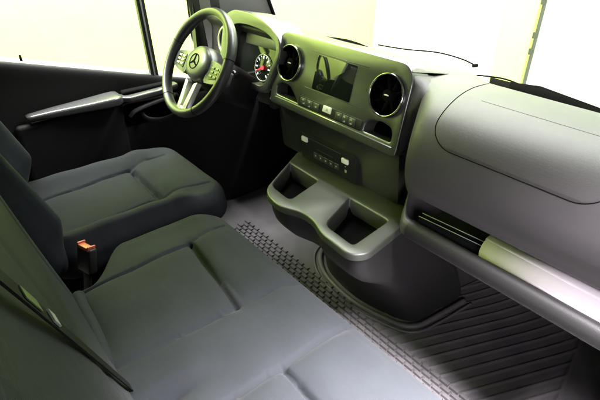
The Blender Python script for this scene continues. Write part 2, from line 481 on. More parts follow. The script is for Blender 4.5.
# turbine air vents
def vent(u, v, ry):
    T = F @ Matrix.Translation((u, 0, v))
    b = bmesh.new()
    prof = [(.0605, .000), (.0605, -.006), (.0590, -.010), (.0565, -.0105), (.0545, -.008), (.0535, .002), (.053, .02)]
    n = 48; rings = []
    for r_, d_ in prof: rings.append([b.verts.new(T @ Vector((r_*math.cos(2*math.pi*k/n), d_, r_*math.sin(2*math.pi*k/n)))) for k in range(n)])
    for A, B in zip(rings, rings[1:]):
        for k in range(n): b.faces.new((A[k], A[(k+1) % n], B[(k+1) % n], B[k]))
    root = link('air_vent', b, 'ring', dash)
    b = bmesh.new(); prism(b, circle(0, 0, .0535, 40), -.028, -.022, T); link('duct', b, 'gap', root)
    b = bmesh.new()
    for k in range(8):
        a = 2*math.pi*k/8 + ry
        ca, sa = math.cos(a), math.sin(a)
        P = [(.014, -.004), (.052, -.002), (.052, .002), (.014, .004)]
        prism(b, [(x*ca-z*sa, x*sa+z*ca) for x, z in P], -.026, -.012, T, 0)
    link('vane', b, 'gap', root, auto=30)
    b = bmesh.new(); prism(b, circle(0, 0, .0165, 24), -.02, .004, T, .003); kb = link('vent_knob', b, 'gap', root, auto=40)
    b = bmesh.new(); prism(b, rrect(-.008, .008, -.002, .002, .001, 2), .003, .0052, T); link('knob_mark', b, 'speck', root)
vent(-.228, .143, .2); vent(.197, .146, .5)
# side cheek behind the panel on the passenger side
bm = bmesh.new()
A_ = [ppt(.262, .205, -.002), ppt(.272, -.005, -.002), ppt(.255, .225, -.002)]
ch = []
for (u, v), (xx, ss) in zip([(.225, .226), (.254, .214), (.262, .195), (.267, .12), (.271, .05), (.272, .0)], [(.262, 5.2), (.290, 6.0), (.312, 6.8), (.318, 7.9), (.302, 9.0), (.286, 10.6)]):
    p_, n_ = prof_at(xx, ss); ch.append((ppt(u, v, -.006), p_ - n_*.003))
prev = None; rws = []
for a, b in ch: rws.append([bm.verts.new(Vector(a)*(1-t)+Vector(b)*t) for t in (0, .06, .5, .94, 1)])
for A, B in zip(rws, rws[1:]):
    for k in range(4): bm.faces.new((A[k], A[k+1], B[k+1], B[k]))
link('panel_cheek', bm, 'dash', dash)
# panel top cap between panel and dash top
bm = bmesh.new(); rws = []
for u, v in ((-.300, .222), (-.283, .230), (-.1, .2335), (.1, .2345), (.236, .2345), (.255, .222)):
    a = ppt(u, v, -.004); b = prof_at(min(a.x, .255), 4.2)[0]+Vector((0, 0, -.003)); rws.append([bm.verts.new(a*(1-t)+b*t) for t in (0, .5, 1)])
for A, B in zip(rws, rws[1:]):
    for k in range(2): bm.faces.new((A[k], A[k+1], B[k+1], B[k]))
link('panel_hood', bm, 'dash', dash)

# lower centre face with the climate controls
bm = bmesh.new()
prism(bm, round_poly([(-.302, -.195), (-.302, -.004), (.262, -.004), (.262, -.06), (.262, -.195)], [.01, .004, .004, .02, .01], 5), -.03, -.004, frame((0, .012, .73), -7), .003)
low = link('lower_fascia', bm, 'lower', dash, auto=40)
G = frame((0, .040, .60), -4)
bm = bmesh.new(); prism(bm, round_poly([(-.172, -.055), (-.172, .045), (.085, .045), (.10, .03), (.10, -.055)], .008, 4), -.01, .032-.012, G, .002)
clim = link('climate_panel', bm, 'black', dash, auto=40)
for (u, v) in ((-.150, .022), (.052, .014)):
    b = bmesh.new(); prism(b, rrect(u-.015, u+.015, v-.009, v+.009, .003, 3), .019, .026, G, .0015); link('toggle_switch', b, 'white', clim)
for k in range(5):
    b = bmesh.new(); u = -.095+k*.026; prism(b, rrect(u-.011, u+.011, -.035, -.013, .002, 3), .019, .022, G, .001); link('button', b, 'lower', clim)
for k in range(5):
    u = -.095+k*.026; bm = bmesh.new()
    prism(bm, [(u-.003, -.026), (u+.003, -.026), (u+.001, -.020), (u-.002, -.021)], .0215, .0225, G); link('button_symbol', bm, 'silver', clim, smooth=False)
bm = bmesh.new()
prism(bm, [(.048, -.03), (.056, -.03), (.058, -.02), (.048, -.018)], .0195, .0205, G); link('button_symbol', bm, 'silver', clim, smooth=False); bm = bmesh.new()
prism(bm, [(.049, -.009), (.053, -.009), (.053, -.006), (.049, -.006)], .0195, .0205, G)
link('button_symbol', bm, 'silver', clim, smooth=False)
bm = bmesh.new(); prism(bm, [(-.125, .030), (.03, .030), (.03, .0325), (-.125, .0325)], .0195, .0205, G); link('trim_line', bm, 'tray', clim, smooth=False); bm = bmesh.new(); prism(bm, [(-.09, .002), (-.01, .002), (-.01, .0035), (-.09, .0035)], .0195, .0205, G)
link('trim_line', bm, 'tray', clim, smooth=False)

# ---- storage bins: one moulded tray with two wells and an S-shaped front edge
OUT = round_poly([(-.215, .045), (-.062, -.222), (.040, -.240), (.105, -.206), (.165, -.206), (.222, -.232), (.340, -.240), (.366, -.205), (.330, .055)],
                 [.02, .05, .05, .05, .05, .05, .035, .03, .02], 6)
HL = round_poly([(-.170, -.035), (-.080, -.190), (.038, -.200), (.000, -.042)], [.02, .03, .03, .02], 5)
HR = round_poly([(.134, -.040), (.198, -.205), (.325, -.212), (.306, -.040)], [.02, .03, .02, .02], 5)
BM = Matrix.Translation((0, 0, .54)) @ Matrix.Rotation(R(-90), 4, 'X')   # local (u, -d, v) -> (u, v, d)
bm = bmesh.new()
holed_plate(bm, OUT, [HL, HR], 0, [.022, .074, .076], BM, .005)
tray = link('storage_tray', bm, 'tray', dash, auto=40)
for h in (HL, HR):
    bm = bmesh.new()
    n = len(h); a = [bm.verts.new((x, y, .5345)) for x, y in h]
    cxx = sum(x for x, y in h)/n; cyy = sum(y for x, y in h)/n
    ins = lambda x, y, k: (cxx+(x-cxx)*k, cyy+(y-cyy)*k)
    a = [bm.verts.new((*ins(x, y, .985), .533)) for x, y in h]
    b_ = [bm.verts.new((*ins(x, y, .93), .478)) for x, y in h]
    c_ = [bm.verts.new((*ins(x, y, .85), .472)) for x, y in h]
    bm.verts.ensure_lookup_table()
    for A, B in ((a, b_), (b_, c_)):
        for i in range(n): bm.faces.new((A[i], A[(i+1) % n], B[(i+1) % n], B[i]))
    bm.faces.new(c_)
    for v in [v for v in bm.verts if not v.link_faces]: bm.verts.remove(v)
    link('bin_shade', bm, 'gap', tray, auto=40)  # wells lined near black, their shade put into the colour
# console body under the tray: loft from the rim down to the floor
def resample(P, n):
    P = [Vector(p) for p in P]; L = [0]
    for i in range(len(P)): L.append(L[-1]+(P[(i+1) % len(P)]-P[i]).length)
    out = []
    for k in range(n):
        s = L[-1]*k/n; i = max(j for j in range(len(P)) if L[j] <= s)
        t = (s-L[i])/max(1e-9, L[i+1]-L[i]); out.append(P[i].lerp(P[(i+1) % len(P)], t))
    return out
NS = 90
top = resample([(x, y) for x, y in OUT], NS)
base = resample(round_poly([(-.20, .42), (-.215, .19), (-.11, .105), (.10, .075), (.315, .135), (.345, .42)], [.02, .08, .1, .1, .07, .02], 6), NS)
# align start points
i0 = min(range(NS), key=lambda i: (base[i]-Vector((-.20, .42))).length); base = base[i0:]+base[:i0]
bm = bmesh.new(); rings = []
LV = [(.530, 0., .001), (.505, .02, .001), (.47, .035, .002), (.44, .07, .002), (.39, .20, 0), (.32, .45, 0), (.25, .66, 0), (.16, .84, 0), (.08, .95, 0), (.03, 1., 0), (-.01, 1.02, 0)]
for z, t, ins in LV:
    c = sum(top, Vector((0, 0)))/NS
    ring = []
    for a, b in zip(top, base):
        a2 = a+(c-a).normalized()*ins
        p = a2.lerp(b, t); ring.append(bm.verts.new((p.x, p.y, z)))
    rings.append(ring)
for A, B in zip(rings, rings[1:]):
    for k in range(NS): bm.faces.new((A[k], A[(k+1) % NS], B[(k+1) % NS], B[k]))
bm.faces.new(rings[-1])
link('console_base', bm, 'base', dash, auto=40)

# ---- instrument cluster
cl = frame((-.45, .0, .87), 12)
co_ = round_poly([(-.185, -.13), (-.185, .09), (-.13, .120), (-.02, .123), (.07, .108), (.125, .089), (.168, .060), (.178, .02), (.150, -.06), (.125, -.125)], .03, 5)
ci_ = round_poly([(-.15, -.11), (-.15, .055), (-.10, .082), (-.02, .088), (.065, .083), (.120, .070), (.155, .046), (.163, .018), (.138, -.055), (.110, -.110)], .03, 5)
bm = bmesh.new(); holed_plate(bm, co_, [ci_], 0, [.13, .065], cl, .004)
clu = link('instrument_cluster', bm, 'panel', dash, auto=35)
bm = bmesh.new(); prism(bm, [(u*.965, v*.965) for u, v in ci_], -.062, -.056, cl, .001); link('dial_face', bm, 'screen', clu, auto=30)
bm = bmesh.new(); prism(bm, round_poly([(-.10, .012), (-.10, .055), (-.02, .062), (.06, .058), (.10, .045), (.10, .018)], .006, 3), -.057, -.053, cl, .001); link('display_screen', bm, 'lower', clu, auto=30)
sp = cl @ Matrix.Translation((.028, .052, -.055))
SR = .048
bm = bmesh.new(); tube(bm, [sp @ Vector((SR*math.cos(a), 0, SR*math.sin(a))) for a in [2*math.pi*k/48 for k in range(48)]], .0018, 8, closed=True)
dial = link('speedometer_ring', bm, 'speck', clu)
bm = bmesh.new()
for k in range(13):
    a = R(225-k*270/12); 
    c, s_ = math.cos(a), math.sin(a)
    P = [(.033, -.0028), (.044, -.0018), (.044, .0018), (.033, .0028)] if k % 2 == 0 else [(.039, -.0015), (.044, -.0015), (.044, .0015), (.039, .0015)]
    prism(bm, [(x*c-z*s_, x*s_+z*c) for x, z in P], 0, .001, sp)
m_e, nt_, p_ = new_mat('lit_dial_marks'); p_.inputs['Emission Color'].default_value = (.85, .95, 1, 1); p_.inputs['Emission Strength'].default_value = 1.0
M['lit'] = m_e
m_r, nt_, p_ = new_mat('lit_needle'); p_.inputs['Base Color'].default_value = (.8, .02, .05, 1); p_.inputs['Emission Color'].default_value = (1, .03, .08, 1); p_.inputs['Emission Strength'].default_value = .9
M['litred'] = m_r
link('dial_mark', bm, 'lit', dial, smooth=False)
bm = bmesh.new(); a = R(205); c, s_ = math.cos(a), math.sin(a)
prism(bm, [(x*c-z*s_, x*s_+z*c) for x, z in [(-.006, -.0025), (.040, -.0016), (.040, .0016), (-.006, .0025)]], .001, .0025, sp)
prism(bm, circle(0, 0, .008, 16), 0, .003, sp)
link('needle', bm, 'litred', dial, smooth=False)
# left end vent of the dash, seen through the wheel
T = frame((-.66, .035, .862), 10)
bm = bmesh.new(); tube(bm, [T @ Vector((.052*math.cos(2*math.pi*k/40), 0, .052*math.sin(2*math.pi*k/40))) for k in range(40)], .007, 8, closed=True)
lv = link('air_vent', bm, 'silver', dash)
bm = bmesh.new(); prism(bm, circle(0, 0, .05, 32), -.004, .001, T); link('duct', bm, 'gap', lv)
bm = bmesh.new(); prism(bm, circle(0, 0, .017, 20), 0, .008, T, .003); link('vent_knob', bm, 'gloss', lv)
# start button block between cluster and centre
bm = bmesh.new(); box(bm, -.335, -.302, -.002, .04, .685, .79, .008)
sb = link('switch_block', bm, 'black', dash)
bm = bmesh.new(); TT = frame((-.318, -.003, .74), 0)
for v in (.020, -.014):
    bm = bmesh.new(); prism(bm, [(-.004, v-.003), (.004, v-.003), (.003, v+.004), (-.002, v+.004)], 0, .0015, TT); link('switch_symbol', bm, 'white', sb, smooth=False)

# ------------------------------------------------------------------ STEERING WHEEL
WM = frame((-.48, -.195, .852), 32)
wheel = thing('steering_wheel', 'black leather multifunction steering wheel with star emblem on its round hub and silver lower spokes', 'steering wheel')
RR = .180
def rimpt(a, dr=0, d=0): return WM @ Vector(((RR+dr)*math.cos(a), -d, (RR+dr)*math.sin(a)))
bm = bmesh.new(); n1, n2 = 120, 16; rings = []
for k in range(n1):
    a = 2*math.pi*k/n1
    fat = 1+.12*math.exp(-((math.degrees(a)-35)/14)**2)+.12*math.exp(-((math.degrees(a)-145)/14)**2)
    rings.append([bm.verts.new(rimpt(a, .0155*fat*math.cos(2*math.pi*j/n2), .019*fat*math.sin(2*math.pi*j/n2))) for j in range(n2)])
for k in range(n1):
    A, B = rings[k], rings[(k+1) % n1]
    for j in range(n2): bm.faces.new((A[j], A[(j+1) % n2], B[(j+1) % n2], B[j]))
rim = link('rim', bm, 'leather', wheel)
for a in (R(15), R(165), R(235), R(305)):
    bm = bmesh.new()
    tube(bm, [rimpt(a, .0162*math.cos(2*math.pi*j/20), .0197*math.sin(2*math.pi*j/20)) for j in range(20)], .0008, 6, closed=True)
    link('rim_seam', bm, 'gap', rim)
# hub
bm = bmesh.new(); hubo = []
for k in range(48):
    a = 2*math.pi*k/48
    r_ = .069 + .009*abs(math.cos(a))**3 - .004*max(0, -math.sin(a))
    hubo.append((r_*math.cos(a), r_*math.sin(a)*.96))
rings = []
for k_, d_ in ((1.0, -.055), (1.0, -.028), (.985, -.014), (.93, -.003), (.82, .005), (.6, .011), (.35, .013), (.02, .014)):
    rings.append([bm.verts.new(WM @ Vector((u*k_, -d_, v*k_))) for u, v in hubo])
for A, B in zip(rings, rings[1:]):
    for k in range(48): bm.faces.new((A[k], A[(k+1) % 48], B[(k+1) % 48], B[k]))
bm.faces.new(rings[-1]); bm.faces.new(rings[0])
hub = link('airbag_hub', bm, 'hub', wheel)
bm = bmesh.new()
EC = WM @ Matrix.Translation((0, -.0135, .002))
tube(bm, [EC @ Vector((.026*math.cos(2*math.pi*k/40), 0, .026*math.sin(2*math.pi*k/40))) for k in range(40)], .0016, 8, closed=True)
for a in (90, 210, 330):
    c, s_ = math.cos(R(a)), math.sin(R(a))
    prism(bm, [(x*c-z*s_, x*s_+z*c) for x, z in [(0, -.0042), (.026, -.0005), (.026, .0005), (0, .0042)]], -.001, .002, EC)
link('star_emblem', bm, 'gap', hub, auto=30)
# side spokes with buttons
for sgn in (-1, 1):
    bm = bmesh.new()
    P = [(sgn*.066, .030), (sgn*.120, .026), (sgn*.168, .014), (sgn*.170, -.030), (sgn*.120, -.046), (sgn*.066, -.052)]
    if sgn < 0: P = P[::-1]
    prism(bm, round_poly(P, .008, 4), -.040, -.006, WM, .005)
    spk = link('side_spoke', bm, 'hub', wheel, auto=40)
    bm = bmesh.new()
    P = [(sgn*.088, .018), (sgn*.140, .012), (sgn*.142, -.026), (sgn*.088, -.036)]
    if sgn < 0: P = P[::-1]
    prism(bm, round_poly(P, .006, 3), -.007, -.003, WM, .001); link('button_pad', bm, 'gloss', spk, auto=40)
    for j in range(3):
        for i in range(2):
            b = bmesh.new(); u = sgn*(.102+i*.024); v = .006-j*.014
            prism(b, rrect(u-.009, u+.009, v-.004, v+.004, .002, 2), -.0035, -.0005, WM, .0008); link('spoke_button', b, 'silver' if sgn < 0 else 'hub', spk)
# lower double spoke
bm = bmesh.new()
for P in ([(-.040, -.060), (-.018, -.070), (-.010, -.150), (-.012, -.172), (-.030, -.172)], [(.018, -.070), (.040, -.060), (.030, -.172), (.012, -.172), (.010, -.150)], [(-.014, -.172), (-.014, -.156), (.014, -.156), (.014, -.172)]):
    prism(bm, round_poly(P, .004, 2), -.024, -.004 if P[0][0] != -.014 else -.005, WM, .003)
link('lower_spoke', bm, 'silver', wheel, auto=40)
# column shroud + stalk belong to the steering column
col = thing('steering_column', 'dark plastic steering column cowl with one stub stalk behind the steering wheel', 'steering column')
bm = bmesh.new(); rings = []
for d_, hx, hz, oz in ((-.24, .07, .06, -.02), (-.14, .075, .068, -.02), (-.08, .07, .062, -.012), (-.05, .06, .052, -.008), (-.03, .045, .04, 0)):
    rings.append([bm.verts.new(WM @ Vector((u, -d_, v+oz))) for u, v in rrect(-hx, hx, -hz, hz, .03, 6)])
for A, B in zip(rings, rings[1:]):
    for k in range(len(A)): bm.faces.new((A[k], A[(k+1) % len(A)], B[(k+1) % len(A)], B[k]))
bm.faces.new(rings[0]); bm.faces.new(rings[-1])
link('column_cowl', bm, 'door', col)
bm = bmesh.new()
tube(bm, [WM @ Vector(p) for p in ((.05, .07, .0), (.10, .062, .008), (.135, .055, .012))], [.009, .008, .010], 12)
st = link('stalk', bm, 'black', col)
bm = bmesh.new(); tube(bm, [WM @ Vector(p) for p in ((.128, .056, .012), (.150, .05, .014), (.163, .047, .015))], [.012, .014, .012], 14); link('stalk_cap', bm, 'gloss', st)

# ------------------------------------------------------------------ SEATS
def puff_fn(panels, amp):
    def f(x, y):
        z = 0
        for a, b, c, d_ in panels:
            if a < x < b and c < y < d_:
                u = (x-a)/(b-a); v = (y-c)/(d_-c)
                z += amp*(1-abs(2*u-1)**4)*(1-abs(2*v-1)**4)
        z += .0025*math.sin(x*23+y*17)*math.sin(y*29-x*9)
        return z
    return f
bench = thing('passenger_bench', 'grey fabric two place passenger bench in the foreground with sewn rectangular panels', 'bench seat')
seams = [(.002, -.83, -.012, -.52, .004, .011), (-.012, -.52, -.045, -.39, .004, .006),
         (-.010, -.52, .282, -.555, .006, .017), (.278, -.90, .285, -.555, .0035, .006), (.285, -.555, .300, -.38, .0035, .005),
         (.485, -.90, .490, -.38, .004, .010), (.490, -.575, .92, -.60, .006, .016),
         (.002, -.825, .278, -.85, .004, .010), (.96-.06, -.9, .90, -.40, .004, .009)]
pf = puff_fn([(.0, .28, -.83, -.53), (-.02, .29, -.53, -.39), (.49, .90, -.9, -.59), (.49, .90, -.58, -.39)], .010)
def benchpuff(x, y):
    z = pf(x, y)
    # buckle hollow in the middle strip
    q = ((x-.405)/.022)**2+((y+.80)/.055)**2
    z -= .028*math.exp(-q)
    z += .006*math.exp(-((x-.37)/.03)**2-((y+.76)/.08)**2)
    z -= .012*sm(-.45, -.37, y)
    z -= .010*sm(.02, -.12, x)
    return z
bm = pad(-.165, .96, -.93, -.365, .508, .19, .045, .085, seams, benchpuff, N=170, taper=lambda x, y: x + (.135*sm(-.66, -.80, y)*min(1, max(0, (.05-x)/.20))))
link('seat_cushion', bm, 'fab', bench)
bm = bmesh.new(); box(bm, -.09, .93, -.90, -.43, .14, .315, .02); link('seat_base', bm, 'black', bench)
# rear roll between cushion and backrest
bm = bmesh.new(); tube(bm, catmull([(.005, -.832, .500), (.06, -.838, .507), (.15, -.842, .508), (.25, -.853, .505), (.29, -.862, .495)], 6), .016, 12); link('cushion_roll', bm, 'fab_shade', bench)
# backrest: pad built flat then stood up, leaning back
def stand(xc, y, z, lean):   # pad local (x, y up, z out to the front)
    l = R(lean)
    return Matrix(((1, 0, 0, xc), (0, -math.sin(l), math.cos(l), y), (0, math.cos(l), math.sin(l), z), (0, 0, 0, 1)))
BL = 11.5
bseams = [(.485-.44, .02, .485-.44, .70, .004, .010), (-.40, .06, -.40, .70, .004, .008), (-.40, .62, .45, .62, .004, .006)]
bm = pad(-.50, .52, -.08, .72, 0, .13, .055, .10, bseams, lambda x, y: .006*math.sin(x*6)*math.sin(y*7), N=90, mtx=stand(.44, -.838, .49, BL))
link('backrest', bm, 'fab_shade', bench)

drv = thing('driver_seat', 'dark grey fabric driver seat with raised side bolsters below the steering wheel', 'driver seat')
ds = [(-.545, -.78, -.565, -.475, .005, .012), (-.565, -.475, -.585, -.32, .004, .005), (-.548, -.468, -.305, -.472, .008, .022),
      (-.290, -.80, -.312, -.475, .005, .014), (-.312, -.475, -.285, -.30, .004, .005)]
def dpuff(x, y):
    z = puff_fn([(-.545, -.31, -.80, -.48), (-.57, -.27, -.465, -.28)], .008)(x, y)
    z += .032*math.exp(-((x+.245)/.04)**2)*sm(-.36, -.46, y)
    z += .030*math.exp(-((x+.63)/.045)**2)*sm(-.30, -.45, y)
    z += .010*sm(-.47, -.40, y)
    return z
bm = pad(-.70, -.200, -.86, -.250, .492, .12, .045, .10, ds, dpuff, N=130)
link('seat_cushion', bm, 'fab', drv)
bm = bmesh.new(); box(bm, -.66, -.22, -.84, -.34, .12, .335, .02); link('seat_base', bm, 'black', drv)
def dbpuff(x, y): return .05*math.exp(-((x-.215)/.05)**2)*sm(.0, .12, y)+.085*math.exp(-((x+.215)/.05)**2)*sm(.0, .12, y)
bm = pad(-.265, .265, -.06, .66, 0, .12, .05, .09, [(.15, .02, .15, .6, .004, .008), (-.15, .02, -.15, .6, .004, .008)], dbpuff, N=80, mtx=stand(-.445, -.795, .47, 20))
link('backrest', bm, 'fab_shade', drv)

# belt buckle stub between the seats
bk = thing('belt_buckle', 'black seat belt buckle with red release button between driver seat and bench', 'buckle')
T = Matrix.Translation((-.158, -.765, .466)) @ Matrix.Rotation(R(18), 4, 'Z') @ Matrix.Rotation(R(-14), 4, 'X')
bm = bmesh.new(); box(bm, -.028, .028, -.013, .013, -.025, .052, .006, T); hs = link('buckle_housing', bm, 'black', bk, auto=40)
bm = bmesh.new()
box(bm, -.024, .024, -.0145, .006, .046, .056, .002, T); box(bm, -.024, -.019, -.0145, .010, .048, .061, .0015, T); box(bm, .019, .024, -.0145, .010, .048, .061, .0015, T)
link('release_button', bm, 'red', bk, auto=40)
bm = bmesh.new(); box(bm, -.014, .014, -.004, .004, -.30, -.024, .002, T); link('buckle_stem', bm, 'black', bk)

# shoulder belt of the bench lying across its backrest
belt = thing('seat_belt', 'black seat belt webbing lying across the bench backrest with a lime tag', 'seat belt')
def bp(x, h, off=.004):   # point on the backrest face, h metres above crease
    return Vector((x, -.838-h*math.sin(R(BL)), .49+h*math.cos(R(BL)))) + Vector((0, math.cos(R(BL)), math.sin(R(BL))))*off
def strap(pts, w, th=.0022):
    bm = bmesh.new(); rows = []
    for i, p in enumerate(pts):
        a = pts[max(0, i-1)]; b = pts[min(len(pts)-1, i+1)]
        t = (b-a).normalized(); nrm = Vector((0, math.cos(R(BL)), math.sin(R(BL)))); s_ = t.cross(nrm).normalized()
        rows.append([bm.verts.new(p+s_*(w*k)+nrm*q) for k, q in ((-.5, 0), (.5, 0), (.5, th), (-.5, th))])
    for A, B in zip(rows, rows[1:]):
        for k in range(4): bm.faces.new((A[k], A[(k+1) % 4], B[(k+1) % 4], B[k]))
    bm.faces.new(rows[0]); bm.faces.new(rows[-1])
    return bm
BPTS = [bp(.33+.36*t, .0+.62*t, .005) for t in [k/20-.03 for k in range(23)]]
link('webbing', strap(BPTS, .020), 'belt', belt, smooth=False)
TG = [bp(.33+.36*t, .62*t, .0078) for t in (.87, .89, .91, .93)]
link('care_tag', strap(TG, .012, .001), 'tag', belt, smooth=False)
TG = [bp(.33+.36*t, .62*t, .0078) for t in (.795, .81, .825)]
link('tongue', strap(TG, .014, .002), 'silver', belt, smooth=False)

# ------------------------------------------------------------------ FLOOR, MAT
def sheet(name, pts, z, m, parent=None):
    bm = bmesh.new(); bm.faces.new([bm.verts.new((x, y, z)) for x, y in pts]); return link(name, bm, m, parent, smooth=False)
bm = bmesh.new(); box(bm, -1.0, 1.0, -1.15, .80, -.06, -.012, 0)
fl = link('cab_floor', bm, 'floor'); fl['kind'] = 'structure'
bm = bmesh.new()
def matz(x, y):
    z = 0.
    z += .03*sm(.42, .75, y)                          # climbs the toe board
    z += .035*sm(.92-.10*sm(.3, .6, y)*2, 1.02-.10*sm(.3, .6, y)*2, x)
    # ridge field in the passenger footwell: ridges run front-rear, fanned a little
    q = x-.46*(y-.06)*1.0
    ux = (x - .43*(y-.15))
    ins = sm(.235, .245, x-.28*(y-.16))*(1-sm(.80, .81, x+.20*max(0, y-.25)))*sm(.0, .015, y-.02-.0*x)*(1-sm(.60, .61, y))
    ph = (ux/.042) % 1.0
    d = abs(ph-.5)*.042
    z += ins*.0045*math.exp(-(d/.0035)**2)
    # border bead round the ridge field
    for e in (x-.28*(y-.16)-.235, x+.20*max(0, y-.25)-.805):
        z += .004*math.exp(-(e/.005)**2)*(1 if .0 < y < .61 else 0)
    return z
nx, ny = 560, 150
X0, X1, Y0, Y1 = -.85, .95, -.42, .78
gv = []
for j in range(ny+1):
    y = Y0+(Y1-Y0)*j/ny
    gv.append([bm.verts.new((X0+(X1-X0)*i/nx, y, matz(X0+(X1-X0)*i/nx, y))) for i in range(nx+1)])
for j in range(ny):
    for i in range(nx): bm.faces.new((gv[j][i], gv[j][i+1], gv[j+1][i+1], gv[j+1][i]))
fm = thing('floor_mat', 'black ribbed rubber floor mat with chequered tread blocks filling the cab footwell', 'floor mat')
link('mat_sheet', bm, 'rubber', fm)
# tread blocks beside the seats
bm = bmesh.new()
def block(x, y, a, L=.033, W=.016, h=.009, z=0):
    T = Matrix.Translation((x, y, z)) @ Matrix.Rotation(a, 4, 'Z')
    P = [(-L/2, -W/2), (L/2, -W/2), (L/2, W/2), (-L/2, W/2)]
    b0 = [bm.verts.new(T @ Vector((u, v, -.001))) for u, v in P]; t0 = [bm.verts.new(T @ Vector((u*.86, v*.8, h))) for u, v in P]
    bm.faces.new(t0)
    for i in range(4): bm.faces.new((b0[i], b0[(i+1) % 4], t0[(i+1) % 4], t0[i]))
for j in range(13):
    for i in range(39):
        x = -.62+i*.037+(.0185 if j % 2 else 0); y = -.16+j*.021
        lim = .06 if x < .1 else .035+.0*(x-.1)
        if y > lim: continue
        block(x, y, 0)
tb = link('tread_block', bm, 'rubber', fm, smooth=False); tb['kind'] = 'stuff'
# raised lip wrapping the console base
bm = bmesh.new()
for off, hz in ((.012, .014), (.038, .007)):
    pth = []
    for p in resample(round_poly([(-.21, .42), (-.225, .185), (-.115, .095), (.10, .062), (.325, .122), (.36, .42)], [.02, .08, .1, .1, .07, .02], 8), 120):
        c = Vector((.06, .30)); dvec = (p-c).normalized(); q = p+dvec*off
        if p.y < .40: pth.append((q.x, q.y, hz*.3))
    k = max(range(len(pth)), key=lambda i: (Vector(pth[i])-Vector(pth[i-1])).length)
    pth = pth[k:]+pth[:k]
    tube(bm, pth, hz*.75, 8)
link('raised_lip', bm, 'rubber', fm)
# carpeted hump under the driver side of the tray (smooth lighter rubber)
# driver pedals
ped = thing('pedal_pair', 'black brake and accelerator pedals in the dark driver footwell', 'pedals')
for x, w in ((-.52, .07), (-.38, .045)):
    T = Matrix.Translation((x, .33, .16)) @ Matrix.Rotation(R(50), 4, 'X')
    bm = bmesh.new(); box(bm, -w/2, w/2, -.05, .05, -.008, .008, .005, T)
    pd = link('pedal', bm, 'black', ped, auto=40)
    bm = bmesh.new(); tube(bm, [(x, .34, .17), (x, .40, .30), (x, .42, .45)], .009, 8); link('pedal_arm', bm, 'black', pd)

# ------------------------------------------------------------------ THINGS IN THE PASSENGER TRAY
roll = thing('paper_roll', 'white rolled paper lying in the open dashboard tray', 'paper roll')
bm = bmesh.new()
p0, p1 = Vector((.587, -.022, .603)), Vector((.905, -.030, .603))
ax = (p1-p0).normalized(); sd = ax.orthogonal().normalized(); w_ = ax.cross(sd)
r0 = .0335; turns = 3.2; n = 110; A = []; B = []
for k in range(n+1):
    a = 2*math.pi*turns*k/n; r_ = r0-.0016*turns*(1-k/n)
    o_ = sd*(r_*math.cos(a))+w_*(r_*math.sin(a))
    A.append(bm.verts.new(p0+o_+ax*(.002*(1-k/n)))); B.append(bm.verts.new(p1+o_))
for k in range(n): bm.faces.new((A[k], A[k+1], B[k+1], B[k]))
o = link('paper_sheet', bm, 'paper', roll); sol = o.modifiers.new('s', 'SOLIDIFY'); sol.thickness = .0007
bm = bmesh.new()
tube(bm, [p0+ax*.004, p1-ax*.004], .024, 24); link('roll_core', bm, 'paper', roll)
fold = thing('clear_folder', 'thin clear plastic folder standing along the edge of the open dashboard tray', 'folder')
bm = bmesh.new()
for o2, z2 in ((0, .0), (.014, .004)):
    P = [(.400, -.046+o2, .606+z2), (.640, -.036+o2, .612+z2), (.652, -.038+o2, .600+z2), (.640, -.036+o2, .575), (.405, -.046+o2, .575)]
    a = [bm.verts.new(p) for p in P]; b = [bm.verts.new((x, y+.0016, z)) for x, y, z in P]
    bm.faces.new(a); bm.faces.new(b[::-1])
    for i in range(5): bm.faces.new((a[i], a[(i+1) % 5], b[(i+1) % 5], b[i]))
link('plastic_sleeve', bm, 'gloss', fold, smooth=False)
for o2, z2 in ((0, .0), (.014, .004)):
    bm = bmesh.new(); tube(bm, [(.400, -.046+o2, .606+z2), (.640, -.036+o2, .612+z2), (.652, -.038+o2, .600+z2)], .0012, 6); link('sleeve_edge', bm, 'folder', fold)

# ------------------------------------------------------------------ DRIVER DOOR
door = thing('driver_door', 'dark driver door with sloping window ledge, silver topped armrest and door pull', 'door')
# panel: surface x = f(y,z), ledge slopes down to the front
def ledge(y): return .862-.282*(y+.72)
bm = bmesh.new(); rows = []
ys = [-1.10+.03*k for k in range(48)]
for y in ys:
    t = ledge(y)
    P = [(-1.0, t-.02), (-.97, t-.004), (-.93, t), (-.905, t-.002), (-.893, t-.012), (-.888, t-.04), (-.89, t-.10), (-.885, .60), (-.87, .56), (-.862, .50), (-.86, .30), (-.88, .02), (-.89, -.04), (-.99, -.04)]
    rows.append([bm.verts.new((x, y, z)) for x, z in catmull(P, 4)])
for A, B in zip(rows, rows[1:]):
    for k in range(len(A)-1): bm.faces.new((A[k], A[k+1], B[k+1], B[k]))
for rr in (rows[0], rows[-1]): bm.faces.new(rr)
link('door_panel', bm, 'door', door, auto=50)
bm = bmesh.new(); rows = []
for y in ys:
    t = ledge(y)
    rows.append([bm.verts.new((x, y, z)) for x, z in ((-.985, t-.02), (-.972, t+.001), (-.93, t+.005), (-.908, t+.003), (-.900, t-.008))])
for A, B in zip(rows, rows[1:]):
    for k in range(4): bm.faces.new((A[k], A[k+1], B[k+1], B[k]))
link('window_ledge', bm, 'ledge', door)
